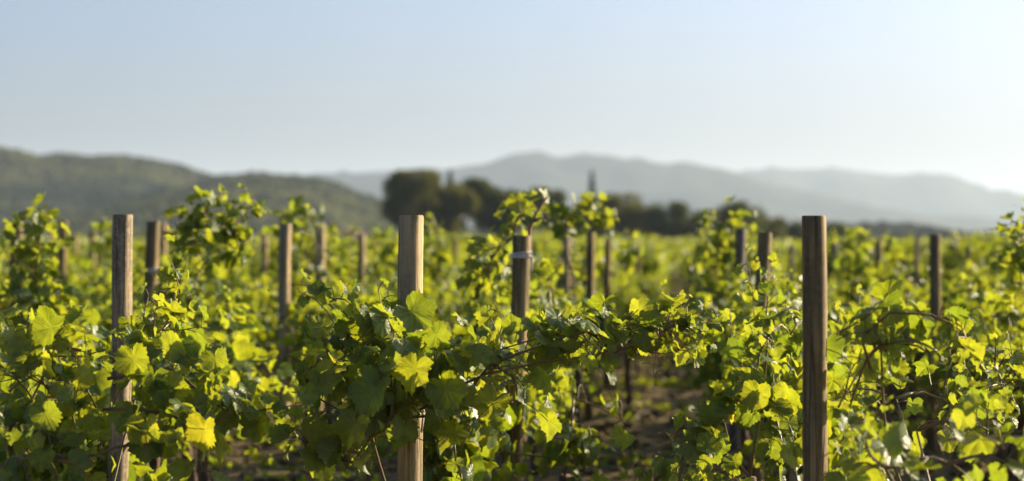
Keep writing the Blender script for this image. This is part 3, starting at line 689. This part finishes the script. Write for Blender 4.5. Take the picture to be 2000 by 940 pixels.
hero('tall vine with curling leafy sprig and bare brown cane above the twine-tied post', 1015, 12.3,
     masses=[(930, 560, 55, 60, 12.2, dict(cover=1.5, size=.10)), (1075, 590, 40, 80, 12.5, dict(cover=1.7, size=.12)), (930, 650, 60, 60, 12.2, dict(cover=1.8)), (1018, 410, 24, 30, 12.0, dict(cover=1.5, size=.10)), (1005, 450, 14, 25, 12.4, dict(cover=1.4, size=.09)),
             (1085, 680, 60, 50, 12.2, dict(cover=1.6)), (955, 495, 28, 28, 12.3, dict(cover=1.1, size=.08)), (1068, 540, 25, 45, 12.6, dict(cover=1.2, size=.11))],
     shoots=[([(1010, 600), (1005, 500), (1000, 430), (1015, 390), (1045, 400), (1040, 440)], 12.4, dict(size=.095, gap=.05, petioles=True)),
             ([(1028, 560), (1032, 470), (1040, 435), (1062, 402), (1082, 366)], 11.6, dict(size=.05, woody=True, rad=.016, dens=.0, lat=.0)),
             ([(1042, 432), (1056, 424), (1064, 437)], 11.6, dict(size=.05, woody=True, rad=.010, dens=.0, lat=.0)),
             ([(960, 560), (940, 500), (920, 490)], 12.3, PT), ([(1000, 520), (975, 490), (960, 480), (930, 470)], 12.4, dict(size=.09))],
     th=.7, seed=6)
hero('low vine under the long leafy arm, between the twine-tied post and the alley', 1120, 10.8,
     masses=[(1120, 760, 60, 60, 10.6, dict(cover=1.3, size=.11)), (1120, 880, 85, 70, 10.4, dict(cover=1.8)), (1210, 800, 35, 60, 10.6, dict(cover=1.2, size=.12)), (915, 860, 55, 80, 10.4, dict(cover=1.9))],
     th=.45, seed=7)
hero('low leafy shoots at the foot of the alley along the bottom edge', 1300, 9.6, masses=[(1280, 932, 90, 22, 9.4, dict(cover=2.0, size=.08)), (1330, 900, 30, 30, 9.4, dict(cover=.8, size=.08))], th=.4, seed=8)
hero('vine with tall arching sprigs standing against the left hill beside the tied brown post', 370, 13.2,
     masses=[(350, 460, 38, 48, 13.0, dict(cover=1.8, size=.115)), (400, 430, 45, 35, 13.0, dict(cover=1.3, size=.12)), (482, 425, 20, 38, 13.2, dict(cover=1.5, size=.11)), (400, 500, 60, 40, 13.2, dict(cover=1.8)), (470, 470, 35, 40, 13.2, dict(cover=1.5, size=.10)), (370, 590, 70, 60, 13.0, dict(cover=1.9)), (440, 640, 60, 90, 13.6, dict(cover=1.6)), (300, 560, 50, 50, 13, dict(cover=1.3))],
     shoots=[([(370, 520), (385, 440), (400, 395), (425, 380), (440, 410), (448, 440)], 13.0, dict(size=.10, gap=.05)), ([(450, 520), (470, 460), (490, 400), (498, 385)], 13.2, dict(size=.095, gap=.05)),
             ([(350, 500), (345, 440), (355, 412)], 13.0, dict(size=.09)), ([(440, 470), (430, 430), (420, 400)], 13.1, dict(size=.09, gap=.05))],
     th=.7, seed=9)
hero('vine around the leaning dark post at the left edge', 40, 12.6,
     masses=[(80, 438, 42, 36, 12.6, dict(cover=2.0, size=.11)), (60, 520, 70, 60, 12.6, dict(cover=1.7)), (110, 590, 80, 60, 12.5, dict(cover=1.8)), (20, 600, 50, 80, 12.6, dict(cover=1.8)), (10, 450, 25, 40, 12.8, dict(cover=1.2, size=.09))],
     shoots=[([(70, 500), (75, 440), (90, 412)], 12.6, dict(size=.09)), ([(40, 500), (38, 450), (32, 420)], 12.6, dict(size=.08))], th=.7, seed=10)
hero('leafy vine arching over the two slim posts left of the sharp vine', 600, 17.6,
     masses=[(600, 436, 58, 24, 17.6, dict(cover=2.2, size=.12)), (540, 470, 30, 30, 17.8, dict(cover=1.4)), (640, 500, 40, 50, 17.8, dict(cover=1.5))],
     shoots=[([(560, 520), (570, 450), (600, 425), (640, 430), (655, 460)], 17.6, dict(size=.11, gap=.06))], th=.8, seed=11)
hero('tall vine whose shoots make a ring of leaves above the slim post near the alley', 1130, 15.4,
     masses=[(1100, 430, 22, 30, 15.4, dict(cover=1.2, size=.10)), (1160, 410, 28, 30, 15.4, dict(cover=1.7, size=.11)), (1095, 430, 18, 34, 15.4, dict(cover=1.6, size=.11)), (1130, 500, 24, 50, 15.4, dict(cover=1.3)), (1180, 440, 16, 20, 15.4, dict(cover=1.3, size=.09)), (1120, 600, 50, 60, 15.4, dict(cover=1.6)), (1090, 510, 22, 30, 15.6, dict(cover=1.2, size=.11))],
     shoots=[([(1120, 560), (1110, 480), (1100, 430), (1095, 410)], 15.4, dict(size=.10)), ([(1140, 540), (1150, 450), (1150, 410), (1165, 385), (1185, 420), (1188, 445)], 15.4, dict(size=.095, gap=.05))],
     th=.8, seed=12)
hero('tall blurred vine rising above the grey post left of the thickest post', 1400, 17.5,
     masses=[(1400, 440, 26, 36, 17.5, dict(cover=1.4, size=.11)), (1440, 430, 14, 18, 17.5, dict(cover=1.4, size=.10)), (1400, 520, 40, 50, 17.5, dict(cover=1.7))],
     shoots=[([(1400, 540), (1395, 460), (1388, 408)], 17.5, dict(size=.11)), ([(1420, 520), (1430, 450), (1440, 420)], 17.5, dict(size=.11))], th=.8, seed=13)
hero('leafy vine poking into the frame at the right edge', 1995, 12.4,
     masses=[(1990, 500, 40, 55, 12.4, dict(cover=1.8)), (1970, 600, 60, 60, 12.4, dict(cover=1.9)), (1995, 445, 18, 20, 12.4, dict(cover=1.2, size=.09)), (1930, 690, 60, 60, 12.4, dict(cover=1.7))],
     shoots=[([(1975, 560), (1978, 480), (1985, 455), (1995, 432)], 12.4, dict(size=.09))], th=.8, seed=14)
hero('blurred vine sprig between the split-grained post and the twine-tied post', 860, 20.5,
     masses=[(855, 448, 24, 26, 20.5, dict(cover=1.9, size=.13)), (860, 520, 40, 50, 20.5, dict(cover=1.8))], shoots=[([(860, 560), (858, 480), (850, 430)], 20.5, dict(size=.12))], th=.8, seed=15)

hero('tall vine rising above the far field just left of the thick split-grained post', 745, 22,
     masses=[(748, 475, 30, 28, 22, dict(cover=1.8, size=.13, pet=False)), (745, 540, 45, 50, 22, dict(cover=1.8, size=.13, pet=False))], shoots=[([(745, 560), (742, 480), (735, 442)], 22, dict(size=.12))], th=.8, seed=16)
hero('tall vine just left of the slim blurred post that stands alone', 690, 23,
     masses=[(682, 470, 26, 26, 23, dict(cover=1.8, size=.13, pet=False)), (672, 540, 40, 50, 23, dict(cover=1.6, size=.13, pet=False))], shoots=[([(680, 560), (688, 480), (692, 440)], 23, dict(size=.12))], th=.8, seed=17)
hero('tall vine with pointed top between the thickest post and the nearly black post', 1665, 21,
     masses=[(1668, 480, 34, 28, 21, dict(cover=1.8, size=.13, pet=False)), (1665, 560, 50, 50, 21, dict(cover=1.8, size=.13, pet=False))], shoots=[([(1670, 560), (1672, 490), (1668, 450)], 21, dict(size=.12)), ([(1680, 560), (1692, 490), (1696, 448)], 21, dict(size=.12))], th=.8, seed=18)
hero('tall yellow-green vine between the nearly black post and the red-brown post', 1750, 22,
     masses=[(1752, 495, 30, 34, 22, dict(cover=1.9, size=.13, pet=False)), (1755, 570, 45, 45, 22, dict(cover=1.8, size=.13, pet=False))], shoots=[([(1750, 560), (1745, 500), (1738, 460)], 22, dict(size=.12))], th=.8, seed=19)
hero('tall vine beside the lichen-speckled post, between it and the thin blurred post', 205, 21,
     masses=[(205, 470, 26, 30, 21, dict(cover=1.8, size=.13, pet=False)), (200, 560, 40, 60, 21, dict(cover=1.8, size=.13, pet=False))], shoots=[([(200, 560), (205, 480), (196, 440)], 21, dict(size=.12))], th=.8, seed=20)
hero('narrow vine sprig just left of the thin dark post above the alley', 1226, 22,
     masses=[(1222, 500, 16, 36, 22, dict(cover=1.8, size=.13, pet=False))], shoots=[([(1222, 560), (1226, 490), (1230, 445)], 22, dict(size=.12))], th=.8, seed=21)

# ------------------------------------------------------------------ trees behind the vineyard
def tree(name, px, py_top, w, D, mat, label, cat='tree', cyp=False, n=3200, base_py=472, seed=0, group=None):
    r = np.random.default_rng(seed+900)
    w = w*(1.5 if cyp else 1.3 if px > 1180 else 1.22); py_top -= 8 if px > 1180 and not cyp else 0; n = n if cyp else int(n*1.7); x0 = (px-1000)/FPX*D; H = CAMZ+(474-py_top)/FPX*D; wr = w/2/FPX*D
    root = empty(name, (x0, D, 0)); tb = MB()
    hb = H*(.08 if cyp else .22)
    tb.tube([[0, 0, -.2], [.1, 0, hb*.6], [-.05, .05, H*.45], [.05, 0, H*.8]], np.array([.3, .24, .15, .05])*max(.5, H/9), 8, wob=.1)
    if not cyp:
        for k in range(6):
            a = r.uniform(0, 6.28); tb.tube([[0, 0, hb*r.uniform(.7, 1.3)], [math.cos(a)*wr*.35, math.sin(a)*wr*.35, H*.45], [math.cos(a)*wr*.65, math.sin(a)*wr*.65, H*r.uniform(.55, .8)]], np.array([.1, .07, .03])*max(.5, H/9), 6)
    link('trunk', tb.mesh('trunk'), M['bark'], root)
    if cyp:
        z = r.random(n)**.8; R_ = wr*np.clip(1.15*(1-z)**.7, .06, 1)*np.clip(z*12, .3, 1); a = r.uniform(0, 6.28, n); q = np.sqrt(r.random(n))
        C = np.stack([np.cos(a)*R_*q, np.sin(a)*R_*q, hb+z*(H-hb)], 1)
    else:
        nl = 22; lob = []
        for k in range(nl):
            a = r.uniform(0, 6.28); e = r.uniform(-.5, 1)**1; q = r.uniform(.35, .78)
            zc = .56+.33*e; ww = math.sqrt(max(.05, 1-((zc-.5)/.52)**2))
            lob.append([math.cos(a)*q*wr*ww, math.sin(a)*q*wr*ww, zc*H, r.uniform(.22, .36)*min(wr, H*.5)*(1.15 if px < 1180 else 1.45)])
        lob = np.array(lob); k = r.integers(0, nl, n); d = r.normal(0, 1, (n, 3)); d /= np.linalg.norm(d, axis=1)[:, None]
        rad = r.random(n)**(1/2.2)*1.08
        C = lob[k, :3]+d*(lob[k, 3]*rad)[:, None]; C[:, 2] = np.clip(C[:, 2], H*.08, H)
    s = r.uniform(.16, .34, n)*max(.7, H/9)*(.75 if cyp else 1)
    u = norm(r.normal(0, 1, (n, 3))); w_ = norm(np.cross(u, r.normal(0, 1, (n, 3))))
    V = np.stack([C-u*s[:, None], C+w_*s[:, None]*.6, C+u*s[:, None], C-w_*s[:, None]*.6], 1).reshape(-1, 3)
    link('crown', mesh_np('crown', V, np.arange(4*n), np.full(n, 4), smooth=False), mat, root)
    tag(root, label, cat, group); return root
TO, TD, CY = M['tree_olive'], M['tree_dark'], M['cypress']
tree('tree', 806, 338, 118, 300, TO, 'largest broad olive-green tree at the left end of the tree group', seed=1, n=5200)
tree('cypress_tree', 879, 336, 20, 318, CY, 'dark cypress tip right behind the largest olive-green tree', cyp=True, seed=2, n=1500)
tree('tree', 893, 362, 84, 296, TO, 'lighter olive tree just right of the largest tree', seed=3, n=4200)
tree('tree', 938, 349, 66, 312, TD, 'tall dark round tree between the lighter olive tree and the long dark one', seed=4, n=3600)
tree('tree', 982, 368, 96, 305, TD, 'long dark tree behind the curling leafy sprig', seed=5, n=4200)
tree('tree', 1064, 368, 84, 305, TD, 'dark tree directly behind the bare brown cane', seed=6, n=3800)
tree('cypress_tree', 1156, 338, 17, 420, CY, 'thin hazy cypress standing alone in front of the blue mountain', cyp=True, seed=7, n=1300)
tree('tree', 1122, 398, 80, 315, TD, 'low dark tree at the foot of the thin hazy cypress', seed=8, n=3000)
tree('tree', 1216, 390, 112, 302, TO, 'rounded dark olive tree right of the thin hazy cypress', seed=9, n=4600)
tree('tree', 1308, 407, 82, 300, TD, 'separate dark dome-shaped tree in the middle of the right group', seed=10, n=3600)
tree('tree', 1372, 424, 62, 308, TO, 'small pale olive tree right of the dark dome-shaped tree', seed=11, n=2400)
tree('tree', 1436, 406, 96, 302, TD, 'dark tree behind the tall blurred vine near the grey post', seed=12, n=3800)
tree('tree', 1502, 436, 70, 312, TO, 'low bushy tree behind the brown bright-edged post', seed=13, n=2600)
tree('bush', 1560, 444, 60, 320, TD, 'low dark bush just left of the thickest post', cat='bush', seed=14, n=2000)
tree('bush', 1640, 446, 60, 330, TD, 'low dark bush just right of the thickest post', cat='bush', seed=15, n=2000)
tree('tree', 300, 452, 60, 420, TO, 'small hazy tree below the left hill beside the lichen-speckled post', seed=16, n=1800)
tree('tree', 545, 446, 60, 430, TD, 'small hazy tree behind the tall slim bare post', seed=17, n=1800)

tree('tree', 1262, 424, 60, 312, TD, 'dark gap-filling tree between the rounded tree and the dome-shaped tree', seed=21, n=2600)
tree('tree', 1345, 436, 60, 318, TD, 'low dark tree just right of the dome-shaped tree', seed=22, n=2200)
tree('tree', 1405, 428, 60, 318, TO, 'low olive tree between the small pale one and the dark one', seed=23, n=2200)
tree('tree', 1475, 430, 66, 318, TD, 'low dark tree over the brown bright-edged post', seed=24, n=2400)
tree('tree', 1165, 415, 60, 318, TD, 'low dark tree left of the rounded dark olive tree', seed=25, n=2400)
tree('tree', 1020, 392, 80, 318, TD, 'dark tree filling the middle of the left tree group', seed=26, n=3000)
tree('tree', 850, 380, 80, 318, TD, 'dark tree under the dark cypress tip', seed=27, n=3000)
# small farmhouse far off, half hidden by the vines
hs = empty('farmhouse', tuple(P(672, 470, 380)*[1, 1, 0])); tag(hs, 'tiny pale farmhouse with a dull red roof left of the largest tree', 'house')
M['wall'] = simple('house_render', (.36, .29, .27), .9, 2, (.42, .34, .31)); M['roof'] = simple('roof_tiles', (.17, .10, .085), .9, 3, (.24, .14, .11)); M['pane'] = simple('dark_pane', (.03, .035, .04), .2)
b = MB(); b.box((0, 0, 1.2), (4.6, 4, 2.5)); link('wall', b.mesh('wall', False), M['wall'], hs)
b = MB(); b.add([[-2.6, -2.3, 2.35], [2.6, -2.3, 2.35], [2.6, 2.3, 2.35], [-2.6, 2.3, 2.35], [-2.6, 0, 3.3], [2.6, 0, 3.3]], [[0, 1, 5, 4], [2, 3, 4, 5], [0, 4, 3], [1, 2, 5], [0, 3, 2, 1]]); link('roof', b.mesh('roof', False), M['roof'], hs)
for x in (-1.3, 1.3):
    b = MB(); b.box((x, -2.02, 1.3), (.8, .06, 1.0)); link('window', b.mesh('window', False), M['pane'], hs)
b = MB(); b.box((0, -2.02, .95), (.9, .07, 1.95)); link('door', b.mesh('door', False), M['cane'], hs)

# ------------------------------------------------------------------ small things on the soil
def weeds():
    n = 5200; x = rng.uniform(-7, 8, n); y = rng.uniform(9, 34, n); ok = (vnoise(x, y, .8, 70) > .0); x, y = x[ok], y[ok]; n = len(x); m = 7; i = np.repeat(np.arange(n), m); N = len(i)
    pos = np.stack([x[i]+rng.normal(0, .035, N), y[i]+rng.normal(0, .035, N), rng.uniform(0, .03, N)], 1)
    me = build_leaves('weeds', LO, pos, rng.normal(0, .6, (N, 3))+[0, 0, .6], rng.normal(0, .5, (N, 3))+[0, 0, .8], rng.uniform(.03, .085, N), np.zeros(N))
    tag(link('weeds', me, M['leaf_far']), 'small weeds scattered on the soil between the rows', 'weeds', kind='stuff')
weeds()
def clods():
    r = np.random.default_rng(77); n = 9000; X = r.uniform(-6, 7, n); Y = r.uniform(10, 34, n); rad = r.uniform(.012, .05, n)*r.choice([.6, 1, 1.3], n)
    V = IV[None]*(1+.35*r.uniform(-1, 1, (n, len(IV), 1)))*rad[:, None, None]*np.array([1, 1, .6])+np.stack([X, Y, gz(X, Y)+rad*.2], 1)[:, None]
    F = IF[None]+(np.arange(n)*len(IV))[:, None, None]
    tag(link('clods', mesh_np('clods', V.reshape(-1, 3), F.ravel(), np.full(n*len(IF), 3), smooth=False), M['soil']), 'broken clods and stones lying on the bare soil', 'clods', kind='stuff')
clods()

# ------------------------------------------------------------------ air
hb = MB(); hb.box((0, 5450, 162), (24200, 17300, 336)); hz = hb.mesh('haze', False)
hm, t, b, out = newmat('air'); t.nodes.remove(b)
pv = t.nodes.new('ShaderNodeVolumePrincipled'); pv.inputs['Color'].default_value = (.66, .82, 1, 1); pv.inputs['Density'].default_value = 0.75e-4; pv.inputs['Anisotropy'].default_value = .3
t.links.new(pv.outputs[0], out.inputs['Volume'])
ho = link('haze', hz, hm); tag(ho, 'thin blue air between the vineyard and the mountains', 'haze', kind='stuff')
